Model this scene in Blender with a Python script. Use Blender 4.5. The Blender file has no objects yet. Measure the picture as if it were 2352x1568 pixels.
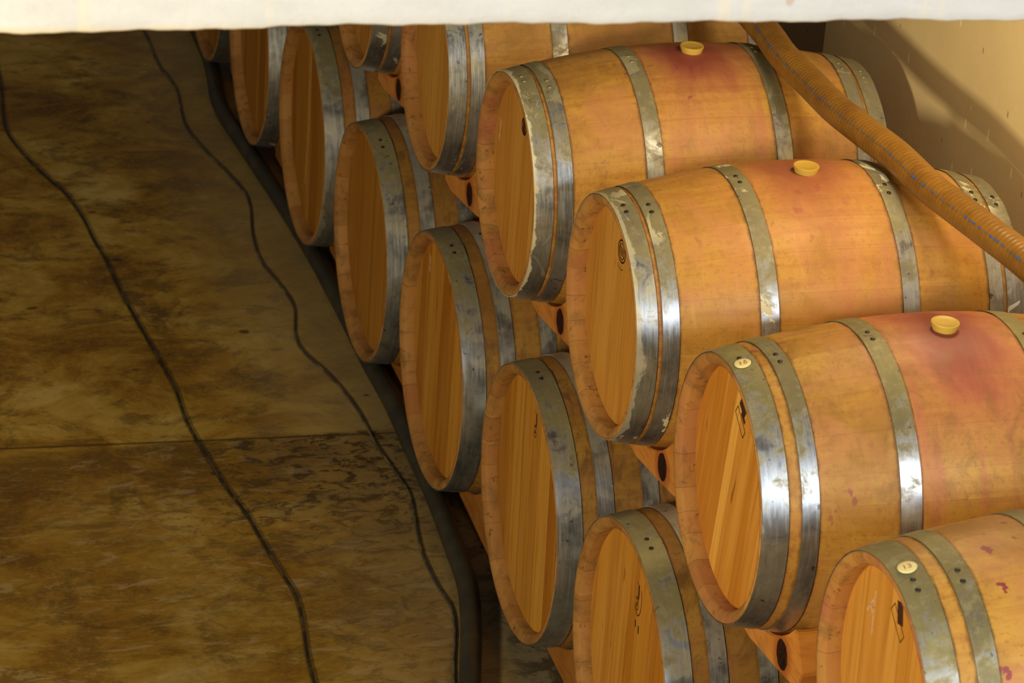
import bpy, bmesh, math, random
from mathutils import Vector, Euler
PI = math.pi
sc = bpy.context.scene
COL = sc.collection

# ---------------------------------------------------------------- camera, world, lights, exposure
cam_d = bpy.data.cameras.new('camera')
cam = bpy.data.objects.new('camera', cam_d)
COL.objects.link(cam)
cam.location = (-1.75998, -9.67234, 3.87726)
cam.rotation_euler = (1.1131207, -0.0647749, -0.2627879)
cam_d.sensor_fit = 'HORIZONTAL'
cam_d.sensor_width = 36.0
cam_d.lens = 7103.88 / 2352 * 36.0
cam_d.clip_start = 0.1
cam_d.clip_end = 100
cam_d.dof.use_dof = True
cam_d.dof.focus_distance = 6.6
cam_d.dof.aperture_fstop = 9.0
sc.camera = cam

sc.view_settings.view_transform = 'Standard'
sc.view_settings.look = 'None'
sc.view_settings.gamma = 1.0
sc.view_settings.use_curve_mapping = False
sc.view_settings.exposure = -0.12

w = bpy.data.worlds.new('world')
sc.world = w
w.use_nodes = True
w.node_tree.nodes['Background'].inputs[0].default_value = (1.0, 0.90, 0.78, 1)
w.node_tree.nodes['Background'].inputs[1].default_value = 0.060

def area(name, loc, target, sx, sy, power, color):
    d = bpy.data.lights.new(name, 'AREA')
    d.shape = 'RECTANGLE'; d.size = sx; d.size_y = sy
    d.energy = power; d.color = color
    o = bpy.data.objects.new(name, d); COL.objects.link(o)
    o.location = loc
    o.rotation_euler = (Vector(target) - Vector(loc)).to_track_quat('-Z', 'Y').to_euler()
    return o

# warm lamp of the front hall, left of the photographer
area('hall_warm_lamp', (-3.7, -7.6, 2.2), (0.2, -4.2, 0.8), 0.35, 0.35, 205, (1.0, 0.84, 0.52))
# daylight from a high opening on the right of the front hall
area('hall_daylight', (0.75, -9.6, 3.35), (0.5, -4.2, 1.0), 0.8, 0.9, 155, (0.86, 0.94, 1.0))
# unseen cool fill light high in the front hall, brightens the white lintel
area('hall_lintel_fill', (-0.8, -8.8, 4.9), (-0.5, -5.6, 2.4), 1.6, 0.8, 8, (0.9, 0.95, 1.0))
# warm lamp inside the cellar, above the near end of the upper row
d = bpy.data.lights.new('cellar_lamp', 'POINT'); d.energy = 30; d.color = (1.0, 0.76, 0.40); d.shadow_soft_size = 0.12
o = bpy.data.objects.new('cellar_lamp', d); COL.objects.link(o); o.location = (0.78, -4.30, 2.20)

# ---------------------------------------------------------------- helpers
def setp(o, **k):
    for a, b in k.items(): o[a] = b
    return o

def mesh_obj(name, verts, faces, mats, parent=None, smooth=True, fmat=None, uvs=None, auto=None):
    me = bpy.data.meshes.new(name)
    me.from_pydata([tuple(v) for v in verts], [], faces)
    if not isinstance(mats, (list, tuple)): mats = [mats]
    for m in mats: me.materials.append(m)
    if fmat: me.polygons.foreach_set('material_index', fmat)
    if uvs:
        l = me.uv_layers.new(name='UVMap')
        for p in me.polygons:
            for li, c in zip(p.loop_indices, uvs[p.index]): l.data[li].uv = c
    me.polygons.foreach_set('use_smooth', [smooth] * len(me.polygons))
    me.update()
    if auto is not None:
        try: me.set_sharp_from_angle(angle=auto)
        except Exception: pass
    o = bpy.data.objects.new(name, me); COL.objects.link(o)
    if parent is not None: o.parent = parent
    return o

def empty(name, loc, label, cat, group=None):
    o = bpy.data.objects.new(name, None); COL.objects.link(o)
    o.empty_display_size = 0.1
    o.location = loc; o['label'] = label; o['category'] = cat
    if group: o['group'] = group
    return o

def box_vf(x0, x1, y0, y1, z0, z1):
    v = [(x0,y0,z0),(x1,y0,z0),(x1,y1,z0),(x0,y1,z0),(x0,y0,z1),(x1,y0,z1),(x1,y1,z1),(x0,y1,z1)]
    f = [(0,3,2,1),(4,5,6,7),(0,1,5,4),(1,2,6,5),(2,3,7,6),(3,0,4,7)]
    return v, f

def catmull(pts, n=8):
    P = [Vector(p) for p in pts]
    P = [P[0] * 2 - P[1]] + P + [P[-1] * 2 - P[-2]]
    out = []
    for i in range(1, len(P) - 2):
        a, b, c, d = P[i-1], P[i], P[i+1], P[i+2]
        for k in range(n):
            t = k / n
            out.append(0.5 * ((2*b) + (c-a)*t + (2*a-5*b+4*c-d)*t*t + (3*b-a-3*c+d)*t*t*t))
    out.append(P[-2])
    return out

def resample(pts, step):
    out = [pts[0]]; acc = 0.0
    for a, b in zip(pts, pts[1:]):
        L = (b - a).length; s = step - acc
        while s <= L:
            out.append(a.lerp(b, s / L)); s += step
        acc = L - (s - step)
    return out

def tube(name, path, rad, mat, parent=None, seg=12, cap=True):
    """path: list of Vectors, rad: number or function of the index"""
    verts, faces = [], []
    n = len(path)
    up = Vector((0, 0, 1))
    for i, p in enumerate(path):
        t = (path[min(i+1, n-1)] - path[max(i-1, 0)]).normalized()
        s = t.cross(up).normalized(); u = s.cross(t)
        r = rad(i) if callable(rad) else rad
        for k in range(seg):
            a = 2 * PI * k / seg
            verts.append(p + s * (r * math.cos(a)) + u * (r * math.sin(a)))
    for i in range(n - 1):
        for k in range(seg):
            k2 = (k + 1) % seg
            faces.append((i*seg+k, i*seg+k2, (i+1)*seg+k2, (i+1)*seg+k))
    if cap:
        faces.append(tuple(range(seg))[::-1]); faces.append(tuple((n-1)*seg + k for k in range(seg)))
    return mesh_obj(name, verts, faces, mat, parent)

# ---------------------------------------------------------------- node helper
class NT:
    def __init__(s, name, rough=0.6, metal=0.0, spec=0.4):
        s.m = bpy.data.materials.new(name); s.m.use_nodes = True
        s.t = s.m.node_tree; s.n = s.t.nodes
        s.b = s.n['Principled BSDF']
        s.b.inputs['Roughness'].default_value = rough
        s.b.inputs['Metallic'].default_value = metal
        s.b.inputs['Specular IOR Level'].default_value = spec
    def L(s, a, b): s.t.links.new(a, b)
    def put(s, inp, v):
        if isinstance(v, bpy.types.NodeSocket): s.L(v, inp)
        elif v is not None: inp.default_value = v
    def coord(s, kind='Object'):
        return s.n.new('ShaderNodeTexCoord').outputs[kind]
    def mapping(s, vec, scale=(1,1,1), loc=(0,0,0), rot=(0,0,0)):
        m = s.n.new('ShaderNodeMapping'); s.L(vec, m.inputs[0])
        m.inputs['Scale'].default_value = scale; m.inputs['Location'].default_value = loc; m.inputs['Rotation'].default_value = rot
        return m.outputs[0]
    def noise(s, vec, scale=5, detail=4, rough=0.55, dist=0.0):
        t = s.n.new('ShaderNodeTexNoise'); s.L(vec, t.inputs['Vector'])
        t.inputs['Scale'].default_value = scale; t.inputs['Detail'].default_value = detail
        t.inputs['Roughness'].default_value = rough; t.inputs['Distortion'].default_value = dist
        return t.outputs['Fac']
    def voronoi(s, vec, scale=5, rnd=1.0):
        t = s.n.new('ShaderNodeTexVoronoi'); s.L(vec, t.inputs['Vector']); t.inputs['Scale'].default_value = scale
        t.inputs['Randomness'].default_value = rnd
        return t.outputs['Distance']
    def white(s, v):
        t = s.n.new('ShaderNodeTexWhiteNoise'); t.noise_dimensions = '1D'; s.L(v, t.inputs['W'])
        return t.outputs['Value']
    def math(s, op, a, b=None, c=None, clamp=False):
        t = s.n.new('ShaderNodeMath'); t.operation = op; t.use_clamp = clamp
        s.put(t.inputs[0], a); s.put(t.inputs[1], b)
        if c is not None: s.put(t.inputs[2], c)
        return t.outputs[0]
    def step(s, v, lo, hi, o0=0.0, o1=1.0):
        t = s.n.new('ShaderNodeMapRange'); t.interpolation_type = 'SMOOTHSTEP'; s.put(t.inputs['Value'], v)
        t.inputs['From Min'].default_value = lo; t.inputs['From Max'].default_value = hi
        t.inputs['To Min'].default_value = o0; t.inputs['To Max'].default_value = o1
        return t.outputs['Result']
    def mix(s, f, a, b, mode='MIX'):
        t = s.n.new('ShaderNodeMix'); t.data_type = 'RGBA'; t.blend_type = mode
        s.put(t.inputs[0], f)
        for i, v in ((6, a), (7, b)):
            if isinstance(v, tuple) and len(v) == 3: v = v + (1,)
            s.put(t.inputs[i], v)
        return t.outputs[2]
    def sep(s, vec):
        t = s.n.new('ShaderNodeSeparateXYZ'); s.L(vec, t.inputs[0]); return t.outputs
    def ramp(s, v, stops):
        t = s.n.new('ShaderNodeValToRGB'); s.L(v, t.inputs[0])
        e = t.color_ramp.elements
        while len(e) < len(stops): e.new(0.5)
        for q, (pos, c) in zip(e, stops): q.position = pos; q.color = tuple(c) + (1,) if len(c) == 3 else c
        return t.outputs[0]
    def bump(s, h, strength=0.3, dist=0.002):
        t = s.n.new('ShaderNodeBump'); s.L(h, t.inputs['Height'])
        t.inputs['Strength'].default_value = strength; t.inputs['Distance'].default_value = dist
        s.L(t.outputs[0], s.b.inputs['Normal'])
    def col(s, c): s.put(s.b.inputs['Base Color'], c + (1,) if isinstance(c, tuple) and len(c) == 3 else c)
    def done(s): return s.m

# ---------------------------------------------------------------- wood of the barrels
def s_warp(m, vec):
    t = m.n.new('ShaderNodeTexNoise'); m.L(vec, t.inputs['Vector']); t.inputs['Scale'].default_value = 38; t.inputs['Detail'].default_value = 4
    a = m.n.new('ShaderNodeVectorMath'); a.operation = 'MULTIPLY_ADD'; m.L(t.outputs['Color'], a.inputs[0]); a.inputs[1].default_value = (0.05, 0.05, 0.05); m.L(vec, a.inputs[2])
    return a.outputs[0]

def stave_wood(seed, stain=0.6, spots=0.4, dirt=0.3, tone=1.0, L=0.431, R=0.315, spot_zone=None, hoops=()):
    m = NT('oak_staves', rough=0.5, spec=0.35)
    oc = m.coord(); uv = m.coord('UV'); u, v, _ = m.sep(uv)
    sh = m.mapping(oc, loc=(seed * 3.1, seed * 1.7, seed * 2.3))
    # staves: uneven widths, each with its own tone
    warp = m.math('ADD', u, m.math('MULTIPLY', m.math('SINE', m.math('MULTIPLY', u, 37.7 + seed)), 0.006))
    sv = m.math('MULTIPLY', warp, 27.0)
    st = m.white(m.math('ADD', m.math('FLOOR', sv), seed * 13.0))
    fr = m.math('FRACT', sv)
    seam = m.math('SUBTRACT', 1.0, m.step(m.math('MINIMUM', fr, m.math('SUBTRACT', 1.0, fr)), 0.0, 0.02))
    base = m.ramp(st, [(0.0, (0.43*tone, 0.218*tone, 0.038*tone)), (0.35, (0.50*tone, 0.268*tone, 0.050*tone)),
                       (0.7, (0.55*tone, 0.305*tone, 0.060*tone)), (1.0, (0.47*tone, 0.240*tone, 0.043*tone))])
    grain = m.noise(m.mapping(sh, scale=(3, 60, 60)), 1.0, 5, 0.6)
    cross = m.noise(m.mapping(sh, scale=(55, 6, 6)), 1.0, 4, 0.65)
    blot = m.noise(sh, 4.5, 5, 0.6, 0.4)
    fine = m.noise(sh, 90, 3, 0.7)
    c = m.mix(m.step(grain, 0.42, 0.70, 0, 0.55), base, (0.36*tone, 0.14*tone, 0.030*tone))
    c = m.mix(m.step(cross, 0.5, 0.75, 0, 0.38), c, (0.60*tone, 0.35*tone, 0.075*tone))
    c = m.mix(m.step(blot, 0.46, 0.68, 0, 0.75), c, (0.31*tone, 0.145*tone, 0.028*tone))
    c = m.mix(m.step(fine, 0.52, 0.68, 0, 0.5), c, (0.30*tone, 0.13*tone, 0.035*tone))
    pk = m.noise(m.mapping(sh, loc=(9, 4, 2), scale=(1.2, 1, 1)), 5.5, 6, 0.65, 0.6)
    c = m.mix(m.step(pk, 0.44, 0.64, 0, 0.60), c, (0.50*tone, 0.215*tone, 0.085*tone))
    # grime collected along the edges of the hoops
    gd = None
    for (ha, hb) in hoops:
        q = m.math('MAXIMUM', m.math('SUBTRACT', ha, v), m.math('SUBTRACT', v, hb))
        gd = q if gd is None else m.math('MINIMUM', gd, q)
    if gd is not None:
        gd = m.math('ADD', gd, m.math('MULTIPLY', m.math('SUBTRACT', m.noise(sh, 40, 4, 0.7), 0.5), 0.016))
        c = m.mix(m.step(gd, 0.0, 0.0075, 0.75, 0.0), c, (0.13, 0.06, 0.02))
    # wine stain spreading from the bung down the belly
    th = m.math('SUBTRACT', u, 0.25)                       # 0 at the top
    th = m.math('SUBTRACT', m.math('FRACT', m.math('ADD', th, 0.5)), 0.5)
    arc = m.math('MULTIPLY', th, 2 * PI * R)
    dx = m.math('DIVIDE', m.math('SUBTRACT', v, L), 0.15)
    dy = m.math('DIVIDE', arc, 0.24)
    dist = m.math('SQRT', m.math('ADD', m.math('POWER', dx, 2.0), m.math('POWER', m.math('ABSOLUTE', dy), 2.0)))
    n1 = m.noise(m.mapping(sh, scale=(9, 5, 5)), 1.0, 4, 0.6, 0.5)
    dd = m.math('ADD', dist, m.math('MULTIPLY', m.math('SUBTRACT', n1, 0.5), 1.5))
    runs = m.noise(m.mapping(sh, scale=(30, 2.5, 2.5)), 1.0, 3, 0.5)
    runm = m.math('MULTIPLY', m.step(runs, 0.50, 0.68), m.math('MULTIPLY', m.step(m.math('ABSOLUTE', dx), 0.9, 1.25, 1, 0), m.step(m.math('ABSOLUTE', arc), 0.30, 0.62, 0.55, 0)))
    big = m.math('MULTIPLY', m.step(dd, 0.15, 1.60, 1.0, 0.0), stain)
    big = m.math('MAXIMUM', big, m.math('MULTIPLY', runm, stain))
    c = m.mix(m.math('MULTIPLY', big, 0.9, clamp=True), c, (0.47*tone, 0.135*tone, 0.085*tone))
    core = m.math('MULTIPLY', m.step(m.math('ADD', dist, m.math('MULTIPLY', m.math('SUBTRACT', n1, 0.5), 1.1)), 0.12, 0.95, 1.0, 0.0), min(1.0, stain * 1.25))
    c = m.mix(m.math('MULTIPLY', core, 0.80), c, (0.17, 0.016, 0.026))
    # purple drips and splashes
    wv = s_warp(m, sh)
    vo = m.voronoi(m.mapping(wv, scale=(24, 19, 17)), 1.0)
    vmask = m.step(m.math('ADD', vo, m.math('MULTIPLY', n1, 0.12)), 0.20, 0.27, 1.0, 0.0)
    zone = m.step(m.noise(sh, 7, 2, 0.5), 0.50, 0.62)
    zone = m.math('MULTIPLY', zone, m.step(m.math('ABSOLUTE', arc), 0.28, 0.55, 1.0, 0.1))
    if spot_zone:
        zx = m.step(m.math('ABSOLUTE', m.math('SUBTRACT', v, spot_zone)), 0.04, 0.10, 1.0, 0.0)
        zone = m.math('MAXIMUM', zone, zx)
    c = m.mix(m.math('MULTIPLY', m.math('MULTIPLY', vmask, zone), spots), c, (0.27, 0.050, 0.060))
    # grime
    g = m.step(m.noise(m.mapping(sh, scale=(1.4, 1, 0.8)), 11, 8, 0.74, 0.6), 0.47, 0.64, 0, min(1, dirt*1.3))
    c = m.mix(g, c, (0.17, 0.085, 0.026))
    c = m.mix(m.math('MULTIPLY', seam, 0.22), c, (0.20, 0.08, 0.02))
    m.col(c)
    m.bump(m.math('ADD', grain, m.math('MULTIPLY', m.math('ADD', fine, cross), 0.5)), 0.25, 0.0012)
    m.put(m.b.inputs['Roughness'], m.step(blot, 0.3, 0.7, 0.42, 0.60))
    return m.done()

def chime_wood(seed, tone=1.0, pink=0.2):
    m = NT('oak_chime', rough=0.62, spec=0.25)
    oc = m.coord(); uv = m.coord('UV'); u, v, _ = m.sep(uv)
    sh = m.mapping(oc, loc=(seed * 1.3, seed * 2.9, seed * 0.7))
    warp = m.math('ADD', u, m.math('MULTIPLY', m.math('SINE', m.math('MULTIPLY', u, 37.7 + seed)), 0.006))
    sv = m.math('MULTIPLY', warp, 27.0)
    st = m.white(m.math('ADD', m.math('FLOOR', sv), seed * 7.0))
    fr = m.math('FRACT', sv)
    seam = m.math('SUBTRACT', 1.0, m.step(m.math('MINIMUM', fr, m.math('SUBTRACT', 1.0, fr)), 0.0, 0.03))
    c = m.ramp(st, [(0.0, (0.40*tone, 0.185*tone, 0.050*tone)), (0.3, (0.46*tone, 0.225*tone, 0.066*tone)),
                    (0.75, (0.51*tone, 0.26*tone, 0.078*tone)), (1.0, (0.42*tone, 0.18*tone, 0.055*tone))])
    n = m.noise(sh, 14, 6, 0.7, 0.5)
    c = m.mix(m.step(n, 0.46, 0.66, 0, 0.65), c, (0.20*tone, 0.105*tone, 0.035*tone))
    c = m.mix(m.step(m.noise(sh, 6, 3), 0.52, 0.66, 0, pink), c, (0.36, 0.10, 0.075))
    c = m.mix(m.step(m.noise(sh, 60, 4, 0.7), 0.60, 0.68, 0, 0.7), c, (0.10, 0.045, 0.015))
    c = m.mix(m.math('MULTIPLY', seam, 0.5), c, (0.14, 0.06, 0.02))
    m.col(c); m.bump(n, 0.3, 0.0015)
    return m.done()

def head_wood(seed, ang=0.0, tone=1.0, contrast=1.0, boards=8.5, rim=0.24, deep=False):
    m = NT('oak_head', rough=0.45, spec=0.22)
    oc = m.coord()
    rot = m.mapping(oc, rot=(ang, 0, 0))
    x, y, z = m.sep(rot)
    sh = m.mapping(rot, loc=(seed, seed * 2.1, seed * 1.1))
    sv = m.math('ADD', m.math('MULTIPLY', y, boards / 0.6), 20.37 + seed * 3.3)
    sv = m.math('ADD', sv, m.math('MULTIPLY', m.math('SINE', m.math('MULTIPLY', sv, 2.2 + (seed % 3))), 0.25))
    st = m.white(m.math('ADD', m.math('FLOOR', sv), seed * 5.0))
    fr = m.math('FRACT', sv)
    seam = m.math('SUBTRACT', 1.0, m.step(m.math('MINIMUM', fr, m.math('SUBTRACT', 1.0, fr)), 0.0, 0.025))
    k = contrast
    a = (0.43*tone, 0.170*tone, 0.020*tone); b = (0.65*tone, 0.345*tone, 0.072*tone)
    if deep: a = (0.40*tone, 0.135*tone, 0.008*tone); b = (0.66*tone, 0.32*tone, 0.045*tone)
    mid = tuple((p + q) / 2 for p, q in zip(a, b))
    lo = tuple(mid[i] + (a[i] - mid[i]) * k for i in range(3)); hi = tuple(mid[i] + (b[i] - mid[i]) * k for i in range(3))
    c = m.ramp(st, [(0.0, lo), (0.5, mid), (1.0, hi)])
    g = m.noise(m.mapping(sh, scale=(20, 70, 3.2)), 1.0, 6, 0.62, 0.3)
    g2 = m.noise(m.mapping(sh, scale=(8, 22, 1.4)), 1.0, 4, 0.6, 0.8)
    c = m.mix(m.step(g, 0.44, 0.70, 0, 0.55), c, (0.33*tone, 0.115*tone, 0.016*tone))
    c = m.mix(m.step(g2, 0.45, 0.68, 0, 0.45), c, (0.62*tone, 0.31*tone, 0.075*tone))
    # little dark checks and knots
    kv = m.noise(m.mapping(sh, scale=(5, 45, 9)), 1.0, 2, 0.5)
    c = m.mix(m.step(kv, 0.70, 0.78, 0, 0.6), c, (0.12, 0.04, 0.008))
    c = m.mix(m.math('MULTIPLY', seam, 0.6), c, (0.19*tone, 0.075*tone, 0.012*tone))
    xx, yy, zz = m.sep(oc)
    rr = m.math('SQRT', m.math('ADD', m.math('POWER', yy, 2.0), m.math('POWER', zz, 2.0)))
    c = m.mix(m.math('MULTIPLY', m.step(m.math('ADD', rr, m.math('MULTIPLY', g2, 0.008)), rim-0.009, rim-0.001), 0.6), c, (0.10, 0.045, 0.012))
    m.col(c); m.bump(m.math('ADD', g, m.math('MULTIPLY', seam, -0.6)), 0.2, 0.001)
    return m.done()

def hoop_metal(seed, dust=0.8, paint=0.0, edge_paint=0.0, dust_lo=0.16, dust_hi=0.80, blue=0.0):
    m = NT('galvanised_hoop', rough=0.36, metal=1.0, spec=0.5)
    oc = m.coord(); x, y, z = m.sep(oc)
    uv = m.coord('UV'); u, v, _ = m.sep(uv)
    sh = m.mapping(oc, loc=(seed, seed * 1.9, seed * 0.6))
    n = m.noise(sh, 16, 6, 0.68, 0.4)
    n2 = m.noise(sh, 5, 4, 0.6)
    scr = m.noise(m.mapping(uv, scale=(26, 9, 1), loc=(seed, 0, seed)), 1.0, 5, 0.65)
    c = m.ramp(n, [(0.25, (0.24, 0.25, 0.27)), (0.5, (0.50, 0.52, 0.55)), (0.75, (0.70, 0.72, 0.75))])
    c = m.mix(m.step(scr, 0.45, 0.7, 0, 0.3), c, (0.82, 0.84, 0.86))
    # dust and wine haze lying on the upward side of the hoop
    zr = m.math('DIVIDE', z, 0.30)
    dz = m.math('ADD', zr, m.math('MULTIPLY', m.math('SUBTRACT', n, 0.5), 2.2))
    dm = m.step(dz, dust_lo, dust_hi, 0.0, dust)
    dc = m.ramp(n2, [(0.3, (0.120, 0.088, 0.012)), (0.52, (0.190, 0.148, 0.026)), (0.75, (0.29, 0.240, 0.062))])
    dc = m.mix(m.step(n, 0.55, 0.68, 0, 0.5), dc, (0.070, 0.052, 0.020))
    dc = m.mix(m.step(m.noise(sh, 42, 5, 0.7), 0.50, 0.66, 0, 0.45), dc, (0.33, 0.29, 0.13))
    c = m.mix(dm, c, dc)
    pit = m.step(m.noise(sh, 45, 3, 0.6), 0.66, 0.72, 0, 0.7)
    c = m.mix(pit, c, (0.05, 0.045, 0.04))
    met = m.math('MULTIPLY', m.math('SUBTRACT', 1.0, m.math('MULTIPLY', dm, 0.93)), 0.94)
    rgh = m.math('ADD', m.step(scr, 0.3, 0.7, 0.30, 0.40), m.math('MULTIPLY', dm, 0.28))
    if paint or edge_paint:
        pn = m.noise(m.mapping(sh, scale=(14, 9, 9)), 1.0, 6, 0.62, 0.8)
        zone = m.step(m.noise(sh, 3.2, 2, 0.4), 0.44, 0.58)
        pm = m.math('MULTIPLY', m.math('MULTIPLY', m.step(pn, 0.575, 0.595), zone), paint)
        if edge_paint:
            em = m.step(m.math('ADD', v, m.math('MULTIPLY', m.math('SUBTRACT', pn, 0.5), 1.5)), 0.10, 0.22, 1.0, 0.0)
            pm = m.math('MAXIMUM', pm, m.math('MULTIPLY', em, edge_paint))
        c = m.mix(pm, c, (0.66, 0.61, 0.42))
        met = m.math('MULTIPLY', met, m.math('SUBTRACT', 1.0, pm))
        rgh = m.math('MAXIMUM', rgh, m.math('MULTIPLY', pm, 0.7))
    m.col(c); m.put(m.b.inputs['Metallic'], met); m.put(m.b.inputs['Roughness'], rgh)
    m.bump(m.math('ADD', m.math('MULTIPLY', n, 0.3), m.math('MULTIPLY', scr, 0.7)), 0.06, 0.0006)
    return m.done()

def plain(name, c, rough=0.6, metal=0.0, spec=0.4, var=0.25, scale=30):
    m = NT(name, rough=rough, metal=metal, spec=spec)
    n = m.noise(m.coord(), scale, 4, 0.6)
    m.col(m.mix(m.step(n, 0.35, 0.7, 0, var), c, tuple(q * 0.55 for q in c)))
    return m.done()

M_rivet = plain('dark_rivet', (0.045, 0.035, 0.03), 0.5, 0.6)
M_rivet_l = plain('dusty_rivet', (0.30, 0.27, 0.15), 0.5, 0.5)
M_burn = plain('burnt_brand', (0.050, 0.018, 0.006), 0.7, scale=60)
M_burn_l = plain('light_brand', (0.16, 0.062, 0.012), 0.7, scale=60)
M_chalk = plain('chalk', (0.66, 0.42, 0.25), 0.9, var=0.4, scale=120)
M_sticker = plain('cream_sticker', (0.80, 0.70, 0.32), 0.5, var=0.05)
M_ink = plain('red_ink', (0.50, 0.16, 0.10), 0.6, var=0.1)
M_inkd = plain('violet_ink', (0.20, 0.12, 0.17), 0.6, var=0.1)

def bung_mat():
    m = NT('silicone_bung', rough=0.42, spec=0.4)
    n = m.noise(m.coord(), 40, 3)
    m.col(m.mix(n, (0.58, 0.38, 0.065), (0.48, 0.30, 0.045)))
    m.b.inputs['Subsurface Weight'].default_value = 0.15
    m.b.inputs['Subsurface Radius'].default_value = (0.01, 0.006, 0.002)
    return m.done()
M_bung = bung_mat()

# ---------------------------------------------------------------- barrel
SEG = 108
def prof(x, R0, RB, L):            # outer radius at x
    t = (x - L) / L
    return RB - (RB - R0) * abs(t) ** 1.9

def lathe(rows, seg=SEG, closed=True, t0=0.0, t1=2*PI):
    """rows: list of (x, r). faces + uv (theta/2pi, x)"""
    verts, faces, uvs = [], [], []
    n = seg if closed else seg + 1
    for (x, r) in rows:
        for k in range(n):
            a = t0 + (t1 - t0) * k / seg
            verts.append((x, r * math.cos(a), r * math.sin(a)))
    for i in range(len(rows) - 1):
        for k in range(seg):
            k2 = (k + 1) % n if closed else k + 1
            faces.append((i*n+k, (i+1)*n+k, (i+1)*n+k2, i*n+k2))
            a0 = (t0 + (t1-t0)*k/seg) / (2*PI); a1 = (t0 + (t1-t0)*(k+1)/seg) / (2*PI)
            xa, xb = rows[i][0], rows[i+1][0]
            uvs.append(((a0, xa), (a0, xb), (a1, xb), (a1, xa)))
    return verts, faces, uvs

def hoop(name, x0, x1, P, mat, parent, start, rmat, lap=0.16, riv=2, flip=1, wig=0.0):
    """flat steel band; it overlaps itself by lap radians and is riveted there; the lap end is rounded"""
    R0, RB, L = P
    th = 0.0016
    N = 132
    t0, t1 = start, start + flip * (2*PI + lap)
    verts, faces, uvs = [], [], []
    nx = 5
    tot = abs(t1 - t0)
    cols = N + 1
    for k in range(cols):
        s = k / N; a = t0 + (t1 - t0) * s
        over = abs(a - t0) - (2*PI - 0.05)
        lift = 0.0017 * max(0.0, min(1.0, over / 0.05)) if over > 0 else 0.0
        for layer in (0, 1):
            for j in range(nx):
                f = j / (nx - 1)
                # rounded tongue at the visible end
                aa = a
                if k >= N - 2: aa = a - flip * (0.035 * (2*abs(f-0.5))**2.5) * (1 if k == N else 0.5)
                x = x0 + (x1 - x0) * f
                r = prof(x, R0, RB, L) + 0.0007 + lift + th * layer + wig * math.sin(a * 3 + x * 40) * 0.0008
                verts.append((x, r * math.cos(aa), r * math.sin(aa)))
    row = 2 * nx
    for k in range(N):
        a0 = (t0 + (t1-t0)*k/N)/(2*PI); a1 = (t0 + (t1-t0)*(k+1)/N)/(2*PI)
        b, c = k*row, (k+1)*row
        for j in range(nx-1):
            v0, v1 = j/(nx-1), (j+1)/(nx-1)
            q = (b+nx+j, b+nx+j+1, c+nx+j+1, c+nx+j); uq = ((a0,v0),(a0,v1),(a1,v1),(a1,v0))
            faces.append(q if flip > 0 else q[::-1]); uvs.append(uq if flip > 0 else uq[::-1])
            q = (b+j, c+j, c+j+1, b+j+1); uq = ((a0,v0),(a1,v0),(a1,v1),(a0,v1))
            faces.append(q if flip > 0 else q[::-1]); uvs.append(uq if flip > 0 else uq[::-1])
        for j, q in ((0, (b, b+nx, c+nx, c)), (nx-1, (b+nx-1, c+nx-1, c+2*nx-1, b+2*nx-1))):
            vv = j/(nx-1)
            faces.append(q if flip > 0 else q[::-1]); uvs.append(((a0,vv),(a0,vv),(a1,vv),(a1,vv)))
    for b in (0, N*row):
        for j in range(nx-1):
            faces.append((b+j, b+j+1, b+nx+j+1, b+nx+j)); uvs.append(((0,0),)*4)
    h = mesh_obj(name, verts, faces, mat, parent, smooth=True, uvs=uvs, auto=math.radians(40))
    # rivets on the lap
    for i in range(riv):
        f = 0.5
        a = start + flip * (lap * (0.30 + 0.55 * i) if riv > 1 else lap * 0.6)
        x = x0 + (x1 - x0) * f
        r = prof(x, R0, RB, L) + 0.0007 + 2 * th
        c = Vector((x, r*math.cos(a), r*math.sin(a))); nrm = Vector((0, math.cos(a), math.sin(a)))
        tx = Vector((1, 0, 0)); ty = nrm.cross(tx)
        vs, fs = [], []
        for (rr, hh) in ((0.0052, -0.001), (0.0048, 0.0012), (0.0028, 0.0023)):
            for k in range(12):
                b = 2*PI*k/12
                vs.append(c + tx*(rr*math.cos(b)) + ty*(rr*math.sin(b)) + nrm*hh)
        for q in range(2):
            for k in range(12):
                k2 = (k+1) % 12
                fs.append((q*12+k, q*12+k2, (q+1)*12+k2, (q+1)*12+k))
        fs.append(tuple(range(24, 36)))
        mesh_obj('rivet', vs, fs, rmat, h)
    return h

def strip_on_head(segs, x, width, mat, name, parent):
    """thin marks lying on the head: segs = list of polylines of (y, z)"""
    vs, fs = [], []
    for line in segs:
        wd = width
        if isinstance(line, dict): wd = line['w']; line = line['p']
        for (a, b) in zip(line, line[1:]):
            a = Vector((0,) + tuple(a)); b = Vector((0,) + tuple(b))
            d = (b - a).normalized(); s = Vector((0, -d.z, d.y)) * (wd/2)
            a = a - d*wd*0.25; b = b + d*wd*0.25
            n = len(vs)
            for xx in (x - 0.0004, x):
                for q in (a+s, b+s, b-s, a-s): vs.append((xx, q.y, q.z))
            fs += [(n, n+1, n+2, n+3), (n+4, n+7, n+6, n+5), (n, n+4, n+5, n+1), (n+1, n+5, n+6, n+2), (n+2, n+6, n+7, n+3), (n+3, n+7, n+4, n)]
    return mesh_obj(name, vs, fs, mat, parent, smooth=False)

def oval(cy, cz, a, b, n=26, t0=0, t1=2*PI):
    return [(cy + a*math.cos(t0+(t1-t0)*k/n), cz + b*math.sin(t0+(t1-t0)*k/n)) for k in range(n+1)]

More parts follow.
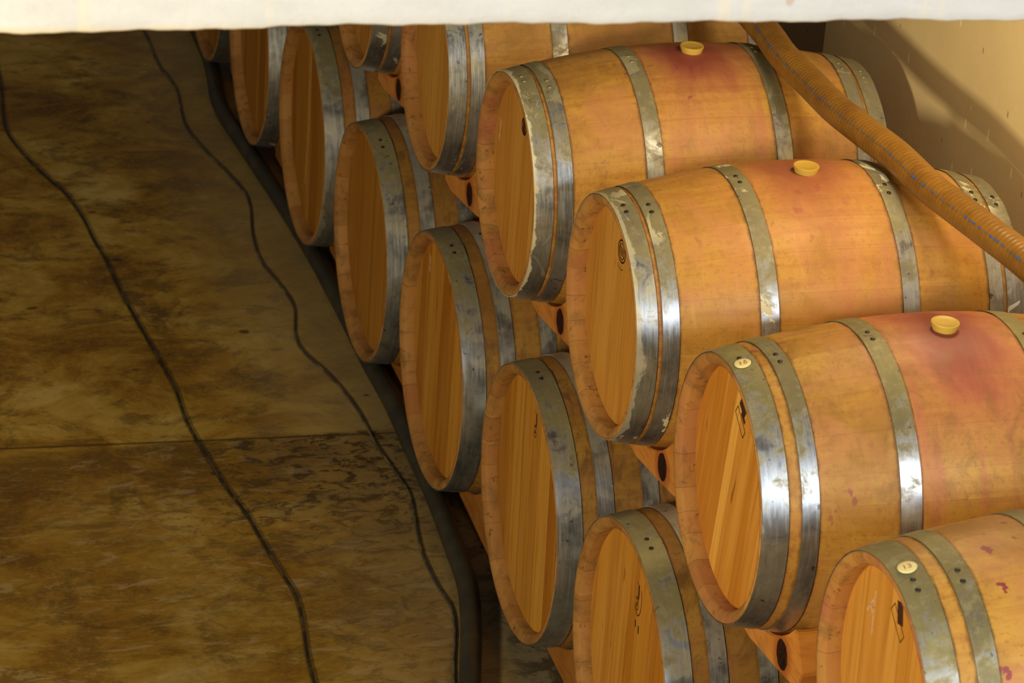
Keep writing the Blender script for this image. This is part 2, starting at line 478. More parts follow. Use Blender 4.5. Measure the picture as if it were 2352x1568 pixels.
def barrel(loc, kind, label, group, seed, rot=(0, 0, 0), hoops=None, stain=0.6, spots=0.4, dirt=0.3, tone=1.0,
           paint=0.0, edge_paint=0.0, dust=0.85, head=(0.0, 1.0, 1.0), pink=0.2, bung=True, spot_zone=None, lap_at=None,
           head_tone=1.0, inner_dust=None, wig=0.0, rivet_m=None, chime_tone=1.0):
    if kind == 'U': R0, RB, L = 0.2612, 0.3155, 0.431
    else: R0, RB, L = 0.3248, 0.3630, 0.470
    P = (R0, RB, L)
    root = empty('wine_barrel', loc, label, 'barrel', group)
    root.rotation_euler = rot
    hs = [(a, b) for a, b in hoops] + [(2*L-b, 2*L-a) for a, b in hoops[::-1]]
    mw = stave_wood(seed, stain, spots, dirt, tone, L, RB, spot_zone, hs)
    mc = chime_wood(seed, tone * chime_tone, pink)
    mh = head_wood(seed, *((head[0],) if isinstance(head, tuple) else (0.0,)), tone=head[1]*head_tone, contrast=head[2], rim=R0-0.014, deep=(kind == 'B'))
    tchime, rec = 0.024, (0.037 if kind == 'U' else 0.033)
    # outer shell + bevelled chime + croze, both ends
    out = [(x, prof(x, R0, RB, L)) for x in [2*L*i/44 for i in range(45)]]
    out[0] = (0.0015, R0); out[-1] = (2*L-0.0015, R0)
    inn = [(0.0, R0-0.0025), (0.001, R0-0.010), (0.008, R0-tchime+0.004), (0.012, R0-tchime), (rec, R0-tchime+0.003), (rec+0.006, R0-tchime+0.002)]
    rows = [(a, b) for a, b in inn[::-1]] + out + [(2*L-a, b) for a, b in inn]
    v, f, uv = lathe(rows)
    nin = len(inn)
    fm = []
    for i in range(len(rows)-1):
        fm += [1 if (i < nin or i >= nin-1+len(out)) else 0] * SEG
    # slight stave facets
    v2 = []
    rnd = random.Random(seed*17)
    for (x, y, z) in v:
        a = math.atan2(z, y) / (2*PI) * 27
        k = 1 + 0.0007*math.cos(2*PI*a)
        v2.append((x, y*k, z*k))
    mesh_obj('staves', v2, f, [mw, mc], root, fmat=fm, uvs=uv)
    # the two heads
    for (xa, sgn) in ((rec, 1), (2*L-rec, -1)):
        rh = R0 - tchime + 0.006
        vs, fs = [], []
        rws = [(xa+sgn*0.012, rh-0.001), (xa+sgn*0.003, rh-0.001), (xa, rh-0.012), (xa, rh*0.66), (xa, rh*0.33)]
        for (x, r) in rws:
            for k in range(72):
                a = 2*PI*k/72; vs.append((x, r*math.cos(a), r*math.sin(a)))
        vs.append((xa, 0, 0)); ci = len(vs)-1
        for i in range(len(rws)-1):
            for k in range(72):
                k2 = (k+1) % 72
                q = (i*72+k, i*72+k2, (i+1)*72+k2, (i+1)*72+k)
                fs.append(q[::-1] if sgn > 0 else q)
        for k in range(72):
            k2 = (k+1) % 72; q = ((len(rws)-1)*72+k, (len(rws)-1)*72+k2, ci)
            fs.append(q[::-1] if sgn > 0 else q)
        mesh_obj('head', vs, fs, mh, root, auto=math.radians(30))
    # hoops
    rnd = random.Random(seed*31+5)
    fr = hoops
    hs = [(a, b) for a, b in fr] + [(2*L-b, 2*L-a) for a, b in fr[::-1]]
    for i, (a, b) in enumerate(hs):
        mm = hoop_metal(seed*2.7 + i*1.3, dust if (inner_dust is None or i in (0, 5)) else inner_dust, paint, edge_paint if i in (0,) else 0.0, dust_lo=0.30 if kind == 'U' else 0.46, dust_hi=0.84 if kind == 'U' else 1.02)
        st = (lap_at[i] if lap_at and i < len(lap_at) and lap_at[i] is not None else math.radians(rnd.uniform(93, 112)))
        hoop('hoop', a, b, P, mm, root, st, rivet_m or M_rivet, flip=-1, wig=wig, lap=0.17)
    if bung:
        z0 = RB - 0.006
        vs, fs = [], []
        rr = [(z0-0.02, 0.0215), (z0+0.004, 0.0235), (z0+0.0185, 0.0280), (z0+0.0205, 0.0275), (z0+0.0212, 0.0255), (z0+0.0202, 0.0235), (z0+0.0198, 0.010)]
        for (z, r) in rr:
            for k in range(32):
                a = 2*PI*k/32; vs.append((L + r*math.cos(a), r*math.sin(a), z))
        for i in range(len(rr)-1):
            for k in range(32):
                k2 = (k+1) % 32; fs.append((i*32+k, i*32+k2, (i+1)*32+k2, (i+1)*32+k))
        fs.append(tuple((len(rr)-1)*32+k for k in range(32))); fs.append(tuple(range(32))[::-1])
        b = mesh_obj('bung', vs, fs, M_bung, root, auto=math.radians(50)); b['label'] = 'yellow silicone bung'
    return root, rec, P

HU = [(0.0015, 0.044), (0.054, 0.088), (0.256, 0.294)]
HU3 = [(0.0015, 0.050), (0.074, 0.106), (0.258, 0.298)]
HU4 = [(0.0015, 0.055), (0.086, 0.122), (0.262, 0.302)]
HB = [(0.0015, 0.057), (0.093, 0.130), (0.195, 0.232)]
GU = 'wine barrels of the upper row'; GB = 'wine barrels of the bottom row'
RU = (0.0, 0.0, -0.0075)

# ---- upper row, from the far end to the near end
U = {}
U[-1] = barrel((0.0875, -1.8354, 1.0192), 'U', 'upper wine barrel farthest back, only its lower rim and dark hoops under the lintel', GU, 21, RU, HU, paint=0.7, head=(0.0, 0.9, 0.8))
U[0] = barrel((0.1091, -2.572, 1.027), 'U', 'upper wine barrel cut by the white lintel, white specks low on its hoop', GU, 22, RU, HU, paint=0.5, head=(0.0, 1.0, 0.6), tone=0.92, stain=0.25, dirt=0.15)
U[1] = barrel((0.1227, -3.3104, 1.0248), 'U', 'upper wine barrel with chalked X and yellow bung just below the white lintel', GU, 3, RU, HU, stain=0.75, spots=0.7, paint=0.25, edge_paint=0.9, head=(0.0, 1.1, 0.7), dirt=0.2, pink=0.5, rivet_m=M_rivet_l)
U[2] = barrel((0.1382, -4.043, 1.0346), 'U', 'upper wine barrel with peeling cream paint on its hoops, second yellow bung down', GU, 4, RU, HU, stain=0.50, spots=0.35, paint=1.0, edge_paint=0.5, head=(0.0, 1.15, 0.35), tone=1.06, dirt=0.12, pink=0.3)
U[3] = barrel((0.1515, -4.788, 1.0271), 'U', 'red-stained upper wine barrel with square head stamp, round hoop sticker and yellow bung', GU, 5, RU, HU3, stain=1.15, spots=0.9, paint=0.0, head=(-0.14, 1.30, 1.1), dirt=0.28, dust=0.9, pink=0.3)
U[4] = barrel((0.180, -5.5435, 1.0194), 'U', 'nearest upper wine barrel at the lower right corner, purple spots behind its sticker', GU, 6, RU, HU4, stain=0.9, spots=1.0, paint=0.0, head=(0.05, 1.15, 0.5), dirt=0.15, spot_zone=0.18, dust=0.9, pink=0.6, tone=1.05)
# ---- bottom row
Bp = {0: (0.010, -0.002, 0.398), 1: (0.0203, -0.7386, 0.4024), 2: (0.0367, -1.4821, 0.3976), 3: (0.0489, -2.2160, 0.3800),
      4: (0.0615, -2.970, 0.3964), 5: (0.0902, -3.7090, 0.3937), 6: (0.1102, -4.4390, 0.398), 7: (0.118, -5.180, 0.397), 8: (0.125, -5.920, 0.397)}
BL = {0: 'bottom wine barrel at the far end, a sliver beside the dark hose',
      1: 'bottom wine barrel second from the far end, grey patches low on its hoop',
      2: 'bottom wine barrel whose head has a pale crooked streak',
      3: 'bottom wine barrel, plain orange head, between pale-streaked and chalked X heads',
      4: 'bottom wine barrel with a small chalked X high on its head',
      5: 'bottom wine barrel with curly burnt mark on light and dark head boards',
      6: 'bottom wine barrel at the bottom edge with burnt ring marks on its head',
      7: 'bottom wine barrel hidden below the stickered upper barrels',
      8: 'bottom wine barrel nearest the entrance, under the nearest upper barrel'}
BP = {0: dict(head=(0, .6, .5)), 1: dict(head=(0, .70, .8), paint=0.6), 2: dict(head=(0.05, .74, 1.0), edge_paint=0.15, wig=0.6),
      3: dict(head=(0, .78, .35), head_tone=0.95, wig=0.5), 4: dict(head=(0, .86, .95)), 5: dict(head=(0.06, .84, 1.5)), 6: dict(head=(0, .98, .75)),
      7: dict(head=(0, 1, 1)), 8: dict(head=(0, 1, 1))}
B = {}
for k, loc in Bp.items():
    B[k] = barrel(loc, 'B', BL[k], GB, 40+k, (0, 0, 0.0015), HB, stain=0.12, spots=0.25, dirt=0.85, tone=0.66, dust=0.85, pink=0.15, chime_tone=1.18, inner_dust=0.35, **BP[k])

# ---------------------------------------------------------------- marks on heads and hoops
def mk(R, segs, width, mat, name, label):
    root, rec, P = R
    o = strip_on_head(segs, rec, width, mat, name, root); o['label'] = label; return o
# chalk X marks
mk(U[1], [[(0.197, 0.085), (0.186, 0.028)], [(0.180, 0.084), (0.199, 0.030)]], 0.0022, M_chalk, 'chalk_mark', 'white chalk X')
mk(B[4], [[(0.175, 0.212), (0.164, 0.168)], [(0.161, 0.211), (0.173, 0.170)]], 0.0022, M_chalk, 'chalk_mark', 'white chalk X')
mk(U[4], [[(0.116, 0.150), (0.116, 0.118), (0.110, 0.068)], [(0.118, 0.135), (0.142, 0.098)], [(0.134, 0.118), (0.117, 0.104)]], 0.005, M_chalk, 'chalk_mark', 'white chalk arrow-like mark')
# burnt cooper's stamps
mk(U[1], [oval(-0.011, 0.147, 0.019, 0.019), {'w': 0.024, 'p': [(-0.011, 0.158), (-0.011, 0.136)]}], 0.005, M_burn, 'brand_mark', 'dark burnt oval stamp')
def stamp(c, R):
    cy, cz = c
    segs = [{'w': 0.004, 'p': oval(cy, cz, 0.026, 0.024)}, {'w': 0.0022, 'p': oval(cy, cz, 0.019, 0.017)}]
    for k in range(5):
        a = -0.014 + k*0.007
        segs.append({'w': 0.0028, 'p': [(cy+a, cz-0.010+0.002*(k%2)), (cy+a+0.003, cz-0.001), (cy+a-0.002, cz+0.009)]})
    mk(R, segs, 0.003, M_burn, 'brand_mark', 'round burnt stamp')
stamp((-0.003, 0.151), U[2])
mk(U[2], [oval(0.004, 0.192, 0.008, 0.006, 10), oval(0.000, 0.116, 0.018, 0.006, 12, PI, 2*PI)], 0.002, M_burn_l, 'brand_mark', 'faint burnt lettering')
# square stamp on the stained barrel
def rect(cy, cz, a, b, ang):
    ca, sa = math.cos(ang), math.sin(ang); P = [(-a,-b),(a,-b),(a,b),(-a,b),(-a,-b)]
    return [(cy+p*ca-q*sa, cz+p*sa+q*ca) for p, q in P]
mk(U[3], [{'w': 0.0022, 'p': rect(0.002, 0.140, 0.030, 0.010, 0.55)}, {'w': 0.022, 'p': [(-0.016, 0.168), (0.006, 0.180)]}, {'w': 0.010, 'p': [(-0.020, 0.150), (-0.002, 0.160)]}], 0.002, M_burn, 'brand_mark', 'dark square burnt stamp')
mk(U[4], [{'w': 0.024, 'p': [(0.010, 0.186), (0.002, 0.158)]}, {'w': 0.002, 'p': rect(0.012, 0.150, 0.032, 0.011, 0.6)}, {'w': 0.006, 'p': [(-0.004, 0.205), (-0.010, 0.196)]}], 0.002, M_burn, 'brand_mark', 'dark smudged burnt stamp')
def curls(cy, cz, k, R):
    segs = [oval(cy+0.006, cz-0.022, 0.008, 0.008, 14), oval(cy+0.010, cz-0.012, 0.008, 0.009, 14, 0.5, 5.0), {'w': 0.0045, 'p': [(cy+0.002, cz+0.030), (cy-0.001, cz+0.006), (cy+0.003, cz-0.006)]},
            {'w': 0.0018, 'p': oval(cy+0.014, cz+0.012, 0.010, 0.020, 14, 1.6, 4.4)}]
    if k: segs += [{'w': 0.0025, 'p': oval(cy, cz-0.004, 0.020, 0.036, 20, 2.2, 5.6)}, {'w': 0.006, 'p': [(cy+0.008, cz-0.058), (cy+0.005, cz-0.070)]}, {'w': 0.006, 'p': [(cy-0.014, cz-0.060), (cy-0.016, cz-0.074)]}]
    mk(R, segs, 0.002, M_burn, 'brand_mark', 'curly burnt mark')
curls(0.001, 0.200, 0, B[5]); curls(-0.003, 0.175, 1, B[6])
mk(B[2], [{'w': 0.007, 'p': [(0.045, 0.22), (0.050, 0.10), (0.040, 0.02), (0.052, -0.06), (0.066, -0.12), (0.070, -0.19)]}], 0.007,
   plain('pale_streak', (0.56, 0.30, 0.11), 0.6, var=0.5, scale=40), 'scrape_mark', 'pale crooked streak')

# round stickers with hand-written numerals on the front hoops
def sticker(R, x, ang, rad, strokes, label):
    root, rec, (R0, RB, L) = R
    r = prof(x, R0, RB, L) + 0.0007 + 0.0016*2 + 0.0022
    def put(px, py, h):         # px along the barrel, py round the hoop
        rr = prof(x+px, R0, RB, L) - prof(x, R0, RB, L) + r + h; a = ang + py / r
        return (x+px, rr*math.cos(a), rr*math.sin(a))
    vs = [put(0, 0, 0.0008)]; fs = []
    n = 36
    for q, (k, h) in enumerate(((0.55, 0.0008), (0.95, 0.0008), (1.0, 0.0002), (1.0, -0.0014))):
        for i in range(n):
            a = 2*PI*i/n; vs.append(put(rad*k*math.cos(a), rad*k*math.sin(a), h))
    for i in range(n):
        j = (i+1) % n; fs.append((0, 1+j, 1+i))
        for q in range(3): fs.append((1+q*n+i, 1+q*n+j, 1+(q+1)*n+j, 1+(q+1)*n+i))
    s = mesh_obj('round_sticker', vs, fs, M_sticker, root); s['label'] = label
    for (m, wd, pts) in strokes:
        vs, fs = [], []
        for (a, b) in zip(pts, pts[1:]):
            d = Vector((b[0]-a[0], b[1]-a[1], 0)).normalized(); sx, sy = -d.y*wd/2, d.x*wd/2
            k = len(vs)
            vs += [put(a[0]+sx, a[1]+sy, 0.0011), put(b[0]+sx, b[1]+sy, 0.0011), put(b[0]-sx, b[1]-sy, 0.0011), put(a[0]-sx, a[1]-sy, 0.0011)]
            fs.append((k, k+1, k+2, k+3))
        mesh_obj('numeral', vs, fs, m, s, smooth=False)
sticker(U[3], 0.024, math.radians(92), 0.0155, [
    (M_ink, 0.0026, [(-0.0055, 0.006), (-0.0040, -0.005)]),
    (M_ink, 0.0018, [(0.001, 0.005), (0.0065, 0.005), (0.0065, -0.001), (0.002, -0.001), (0.002, 0.005)]),
    (M_inkd, 0.0030, [(0.0035, -0.004), (0.0065, -0.005)])], 'cream round sticker with a faded red 19')
sticker(U[4], 0.030, math.radians(92), 0.0165, [
    (M_ink, 0.0020, [(-0.0055, 0.006), (-0.0045, -0.006)]),
    (M_ink, 0.0016, [(0.0, 0.004), (0.005, 0.005), (0.006, 0.0), (0.002, 0.0), (0.006, -0.001), (0.005, -0.006), (0.0, -0.005)])], 'cream round sticker with a faded red 13')

# ---------------------------------------------------------------- wooden chocks
def chock_mat(seed, tone=1.0, knot=None):
    m = NT('pine_chock', rough=0.6, spec=0.3)
    oc = m.coord(); sh = m.mapping(oc, loc=(seed, seed*1.3, seed*0.4))
    g = m.noise(m.mapping(sh, scale=(8, 14, 60), rot=(0.75, 0, 0)), 1.0, 5, 0.6, 0.5)
    n = m.noise(sh, 12, 4, 0.6)
    c = m.mix(m.step(g, 0.4, 0.7), (0.62*tone, 0.25*tone, 0.045*tone), (0.50*tone, 0.17*tone, 0.028*tone))
    c = m.mix(m.step(n, 0.5, 0.7, 0, 0.4), c, (0.33*tone, 0.12*tone, 0.03*tone))
    if knot:
        x, y, z = m.sep(oc)
        d = m.math('SQRT', m.math('ADD', m.math('POWER', m.math('SUBTRACT', y, knot[0]), 2.0), m.math('POWER', m.math('SUBTRACT', z, knot[1]), 2.0)))
        d = m.math('ADD', d, m.math('MULTIPLY', m.math('SUBTRACT', n, 0.5), 0.03))
        c = m.mix(m.step(d, 0.030, 0.062, 0.75, 0.0), c, (0.34*tone, 0.075*tone, 0.010*tone))
    m.col(c); m.bump(g, 0.3, 0.001)
    return m.done()

def chock(loc, poly, depth, mat, label, group, knot=None):
    root = empty('wooden_chock', loc, label, 'chock', group)
    bm = bmesh.new()
    a = [bm.verts.new((0, y, z)) for y, z in poly]; b = [bm.verts.new((depth, y, z)) for y, z in poly]
    n = len(poly)
    bm.faces.new(a); bm.faces.new(b[::-1])
    for i in range(n): bm.faces.new((a[i], b[i], b[(i+1) % n], a[(i+1) % n]))
    bmesh.ops.recalc_face_normals(bm, faces=bm.faces)
    bmesh.ops.bevel(bm, geom=list(bm.edges), offset=0.0022, segments=2, affect='EDGES')
    me = bpy.data.meshes.new('block'); bm.to_mesh(me); bm.free(); me.materials.append(mat)
    o = bpy.data.objects.new('block', me); COL.objects.link(o); o.parent = root
    if knot:
        ky, kz, ka, kb = knot
        rows = [(1.0, -0.0009, 0), (0.62, -0.0016, 0), (0.35, -0.0006, 0)]
        rnd = random.Random(int(loc[1]*1000))
        vs, fs = [(-0.0008, ky, kz)], []
        jit = [1 + rnd.uniform(-0.04, 0.04) for _ in range(24)]
        for (f, x, _) in rows:
            for k in range(24):
                t = 2*PI*k/24
                vs.append((x + (0.0009 if f == 1.0 else 0), ky + ka*f*jit[k]*math.cos(t), kz + kb*f*jit[k]*math.sin(t)))
        for k in range(24):
            j = (k+1) % 24
            fs += [(1+k, 1+j, 25+j, 25+k), (25+k, 25+j, 49+j, 49+k), (49+k, 49+j, 0)]
        kn = mesh_obj('knot', vs, fs, M_knot, root); kn['label'] = 'dark burnt-looking oval knot'
    return root

def knot_mat():
    m = NT('knot_wood', rough=0.75, spec=0.15)
    n = m.noise(m.mapping(m.coord(), scale=(60, 160, 50)), 1.0, 4, 0.6, 1.0)
    m.col(m.ramp(n, [(0.4, (0.010, 0.003, 0.002)), (0.58, (0.030, 0.008, 0.003)), (0.72, (0.16, 0.042, 0.008))]))
    return m.done()
M_knot = knot_mat()

CG = 'chocks wedged under the upper row'; CF = 'chocks wedged under the bottom row on the floor'
uc = {-1: 'orange wooden chock below the farthest upper barrel with dark hoops',
      0: 'orange wooden chock with a dark knot, below the upper barrel cut by the lintel',
      1: 'orange wooden chock with a dark knot, below the upper barrel chalked X',
      2: 'orange wooden chock with a dark knot, below the upper barrel with peeling cream paint',
      3: 'orange wooden chock with a dark knot at the bottom edge, below the stained stickered barrel',
      4: 'orange wooden chock below the nearest upper barrel'}
for k, lab in uc.items():
    cx, cy, cz = U[k][0].location
    arc = []
    kx = {-1: 0.190, 0: 0.202, 1: 0.232, 2: 0.250, 3: 0.257, 4: 0.268}[k]
    xl = kx - cx
    r = prof(xl + 0.05, 0.2612, 0.3155, 0.431) + 0.001
    for i in range(9):
        a = math.radians(-42 - i * (62 / 8)) # from the near side round under the barrel
        arc.append((-r*math.cos(a), r*math.sin(a)))
    poly = [(-0.262, -0.305), (-0.278, -0.262), (-0.232, -0.196)] + arc + [(0.070, -0.345), (0.0, -0.349), (-0.14, -0.327)]
    chock((kx, cy, cz), poly, 0.055, chock_mat(k*1.7+3, 1.0, (-0.172, -0.281)), lab, CG, knot=(-0.172, -0.281, 0.030, 0.031))
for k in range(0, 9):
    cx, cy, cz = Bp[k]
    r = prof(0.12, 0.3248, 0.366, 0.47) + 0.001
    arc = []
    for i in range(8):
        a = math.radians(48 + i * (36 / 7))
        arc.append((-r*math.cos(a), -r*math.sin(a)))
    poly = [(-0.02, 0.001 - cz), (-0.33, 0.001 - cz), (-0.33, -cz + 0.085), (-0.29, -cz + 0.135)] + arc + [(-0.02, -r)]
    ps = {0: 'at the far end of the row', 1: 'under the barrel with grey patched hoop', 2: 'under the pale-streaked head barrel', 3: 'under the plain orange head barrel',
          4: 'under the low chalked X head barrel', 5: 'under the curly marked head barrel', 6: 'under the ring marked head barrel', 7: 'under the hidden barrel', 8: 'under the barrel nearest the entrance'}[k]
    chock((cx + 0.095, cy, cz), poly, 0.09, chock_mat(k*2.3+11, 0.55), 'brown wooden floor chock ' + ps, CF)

# ---------------------------------------------------------------- hoses and cables
def tan_hose_mat():
    m = NT('tan_hose_rubber', rough=0.38, spec=0.45)
    n = m.noise(m.coord(), 14, 5, 0.65)
    m.col(m.mix(m.step(n, 0.35, 0.7), (0.27, 0.125, 0.016), (0.18, 0.080, 0.011)))
    m.b.inputs['Subsurface Weight'].default_value = 0.08
    m.bump(n, 0.1, 0.001)
    return m.done()
hz = [(0.735, -1.90), (0.742, -2.50), (0.748, -2.95), (0.743, -3.274), (0.732, -3.442), (0.737, -3.605), (0.741, -3.761), (0.755, -3.913), (0.769, -4.059), (0.782, -4.2), (0.803, -4.315), (0.824, -4.448), (0.846, -4.556), (0.88, -4.80), (0.90, -5.10), (0.90, -5.5), (0.88, -5.9)]
tan_xy = hz
tp = []
for i, (x, y) in enumerate(tan_xy): tp.append((x, y, 1.370 + 0.010*math.exp(-((y+4.05)/0.16)**2) + 0.002*math.exp(-((y+3.31)/0.16)**2) - min(0.016, 0.05*max(0.0, -4.45 - y))))
path = resample(catmull(tp, 10), 0.0021)
tan_root = empty('wine_hose', path[0], 'tan ribbed hose with blue dashes lying across the tops of the upper barrels', 'hose')
path_l = [p - path[0] for p in path]
RT = 0.0345
per = 6
def rt(i):
    s = (i % per) / per
    return RT + 0.0007 * math.exp(-((s - 0.5) / 0.2) ** 2)
tube('tube', path_l, rt, tan_hose_mat(), tan_root, seg=28)
# printed blue dashes along the camera-facing shoulder of the hose
def frame(P, i):
    t = (P[min(i+1, len(P)-1)] - P[max(i-1, 0)]).normalized(); s = t.cross(Vector((0, 0, 1))).normalized(); return t, s, s.cross(t)
M_blue = plain('blue_print', (0.045, 0.11, 0.42), 0.5, var=0.1)
M_blue2 = plain('worn_blue_print', (0.13, 0.13, 0.20), 0.55, var=0.5, scale=150)
rnd = random.Random(8)
i = 10
vs, fs, fm = [], [], []
while i < len(path_l) - 14:
    Ld = rnd.choice([2, 3, 3, 4, 5, 5, 9]); gap = rnd.choice([2, 3, 4, 5])
    strong = 0 if rnd.random() < 0.45 else 1
    wd = 0.0019 if strong == 0 else 0.0013
    for k in range(i, i + Ld):
        for (q, a0) in ((k, None), (k+1, None)):
            t, s, u = frame(path_l, q)
            for sg in (-1, 1):
                r = RT + 0.0012
                a = 0.54 + sg * wd / r
                vs.append(path_l[q] + s*(r*math.cos(a)) + u*(r*math.sin(a)))
        n = len(vs); fs.append((n-4, n-3, n-1, n-2)); fm.append(strong)
    i += Ld + gap
pr = mesh_obj('printed_dashes', vs, fs, [M_blue, M_blue2], tan_root, fmat=fm); pr['label'] = 'blue printed dashes'; pr['kind'] = 'stuff'

def dark_hose_mat():
    m = NT('dark_hose_rubber', rough=0.42, spec=0.4)
    n = m.noise(m.coord(), 10, 5, 0.65)
    m.col(m.mix(m.step(n, 0.35, 0.7), (0.028, 0.026, 0.021), (0.050, 0.042, 0.026)))
    return m.done()
fl = [(0.02,1.4),(0.05,0.7),(0.051, 0.085), (0.011, -0.345), (0.028, -0.68), (0.058, -1.099), (0.08, -1.52), (0.088, -1.909), (0.089, -2.244), (0.096, -2.481), (0.091, -2.755), (0.087, -3.014), (0.072, -3.279), (0.057, -3.467), (0.015, -3.662), (-0.043, -3.879), (-0.12,-4.2), (-0.15,-4.7), (-0.10,-5.3)]
fp = resample(catmull([(x, y, 0.0275) for x, y in fl], 10), 0.0022)
fr_ = empty('floor_hose', fp[0], 'dark grey ribbed hose lying on the floor along the foot of the barrels', 'hose')
tube('tube', [p - fp[0] for p in fp], lambda i: 0.0255 + (0.0007 if (i % 3) == 1 else 0.0), dark_hose_mat(), fr_, seg=22)

def cable_mat(c1, c2):
    m = NT('cable_sheath', rough=0.5, spec=0.4)
    n = m.noise(m.coord(), 16, 5, 0.6)
    m.col(m.mix(m.step(n, 0.45, 0.62), c1, c2)); return m.done()
def cable(pts, r, mat, name, label):
    P = resample(catmull([(x, y, r + 0.0005) for x, y in pts], 8), 0.012)
    R_ = P[0].copy()
    o = tube(name, [p - R_ for p in P], r, mat, None, seg=10)
    o.location = R_; o['label'] = label; o['category'] = 'cable'
    return o
cable([(-0.655, 0.95), (-0.66, 0.45), (-0.665, 0.016), (-0.692, -0.307), (-0.694, -0.472), (-0.662, -0.654), (-0.616, -0.832), (-0.579, -0.954), (-0.551, -1.138), (-0.541, -1.298), (-0.525, -1.455), (-0.516, -1.651), (-0.501, -1.84), (-0.485, -2.01), (-0.468, -2.2), (-0.461, -2.306), (-0.462, -2.483), (-0.446, -2.657), (-0.423, -2.849), (-0.398, -2.989), (-0.381, -3.157), (-0.365, -3.298), (-0.354, -3.403), (-0.362, -3.523), (-0.379, -3.658), (-0.388, -3.785), (-0.40, -4.1), (-0.44, -4.6), (-0.42, -5.2)],
      0.0042, cable_mat((0.020, 0.014, 0.008), (0.075, 0.050, 0.022)), 'electric_cable', 'dark cable winding across the floor farther from the barrels')
cable([(-0.10, 0.95), (-0.13, 0.6), (-0.12, 0.373), (-0.121, 0.082), (-0.099, -0.139), (-0.121, -0.442), (-0.095, -0.663), (-0.05, -0.879), (-0.03, -1.068), (-0.065, -1.324), (-0.075, -1.511), (-0.053, -1.665), (-0.041, -1.828), (-0.073, -2.009), (-0.069, -2.12), (-0.027, -2.274), (0.003, -2.473), (0.010, -2.675), (0.028, -2.848), (0.034, -2.966), (0.010, -3.142), (-0.004, -3.269), (-0.002, -3.417), (0.006, -3.51), (-0.012, -3.62), (-0.06, -3.80), (-0.12, -4.1), (-0.16, -4.6)],
      0.0032, cable_mat((0.055, 0.050, 0.040), (0.15, 0.12, 0.075)), 'electric_cable', 'thin grey cable on the floor next to the dark hose')

# ---------------------------------------------------------------- floor
def floor_mat():
    m = NT('stained_concrete', rough=0.55, spec=0.35)
    oc = m.coord(); x, y, z = m.sep(oc)
    big = m.noise(m.mapping(oc, scale=(2.4, 2.8, 1)), 1.0, 8, 0.70, 0.5)
    med = m.noise(m.mapping(oc, scale=(6, 9, 1)), 1.0, 9, 0.74, 0.5)
    fine = m.noise(m.mapping(oc, scale=(70, 90, 1)), 1.0, 6, 0.75, 0.3)
    c = m.ramp(big, [(0.36, (0.15, 0.062, 0.002)), (0.46, (0.29, 0.145, 0.008)), (0.54, (0.40, 0.235, 0.028)), (0.66, (0.54, 0.37, 0.095))])
    c = m.mix(m.step(med, 0.48, 0.62, 0, 0.72), c, (0.115, 0.056, 0.004))
    c = m.mix(m.step(m.noise(m.mapping(oc, scale=(3.2, 4, 1), loc=(7, 3, 0)), 1.0, 8, 0.72, 0.4), 0.54, 0.66, 0, 0.75), c, (0.075, 0.031, 0.003))
    c = m.mix(m.step(fine, 0.52, 0.66, 0, 0.40), c, (0.52, 0.33, 0.07))
    # greyer strip next to the barrels
    near = m.step(m.math('ADD', x, m.math('MULTIPLY', m.math('SUBTRACT', med, 0.5), 0.35)), -0.40, 0.12)
    c = m.mix(m.math('MULTIPLY', near, 0.6), c, (0.42, 0.335, 0.17))
    # coarse blotchy slab on the near side of the joint
    slab = m.step(y, -2.575, -2.60, 1.0, 0.0)   # 1 beyond the joint
    nearslab = m.math('SUBTRACT', 1.0, slab)
    rough_n = m.noise(m.mapping(oc, scale=(15, 26, 1)), 1.0, 9, 0.78, 0.8)
    rough_m = m.math('MULTIPLY', m.math('MULTIPLY', m.step(rough_n, 0.50, 0.56), m.step(y, -3.35, -2.75, 0.35, 1.0)), nearslab)
    rough_m = m.math('MULTIPLY', rough_m, m.step(m.math('ADD', x, m.math('MULTIPLY', m.math('SUBTRACT', big, 0.5), 1.2)), -0.75, -0.25, 0.20, 1.0))
    c = m.mix(rough_m, c, (0.045, 0.030, 0.014))
    lm = m.math('MULTIPLY', m.step(m.noise(m.mapping(oc, scale=(7, 24, 1), loc=(4, 2, 0)), 1.0, 8, 0.75, 0.8), 0.54, 0.62, 0, 0.5), nearslab)
    c = m.mix(lm, c, (0.50, 0.38, 0.19))
    c = m.mix(m.math('MULTIPLY', nearslab, 0.35), c, (0.12, 0.062, 0.008))
    yw = m.math('ADD', y, m.math('MULTIPLY', x, 0.055))
    yw = m.math('ADD', yw, 2.606)
    jl = m.step(m.math('ABSOLUTE', yw), 0.002, 0.008, 0.75, 0.0)
    c = m.mix(jl, c, (0.05, 0.026, 0.006))
    g2 = m.math('MULTIPLY', m.step(x, 0.02, 0.16), m.step(y, -2.4, -2.9, 0, 0.8))
    c = m.mix(g2, c, (0.20, 0.185, 0.145))
    c = m.mix(m.math('MULTIPLY', m.step(m.noise(m.mapping(oc, scale=(10, 12, 1), loc=(1, 8, 0)), 1.0, 6, 0.7, 0.5), 0.48, 0.58), g2), c, (0.035, 0.028, 0.022))
    sp = m.voronoi(m.mapping(oc, scale=(4, 6, 1)), 1.0)
    c = m.mix(m.step(m.math('ADD', sp, m.math('MULTIPLY', med, 0.30)), 0.19, 0.215, 0.75, 0.0), c, (0.035, 0.018, 0.007))
    m.col(c)
    m.put(m.b.inputs['Roughness'], m.step(med, 0.35, 0.7, 0.46, 0.68))
    m.bump(m.math('ADD', med, m.math('MULTIPLY', rough_m, -0.6)), 0.25, 0.004)
    return m.done()
v, f = box_vf(-4.5, 1.75, -12.5, 2.5, -0.12, 0.0)
o = mesh_obj('floor', v, f, floor_mat(), smooth=False); o['kind'] = 'structure'

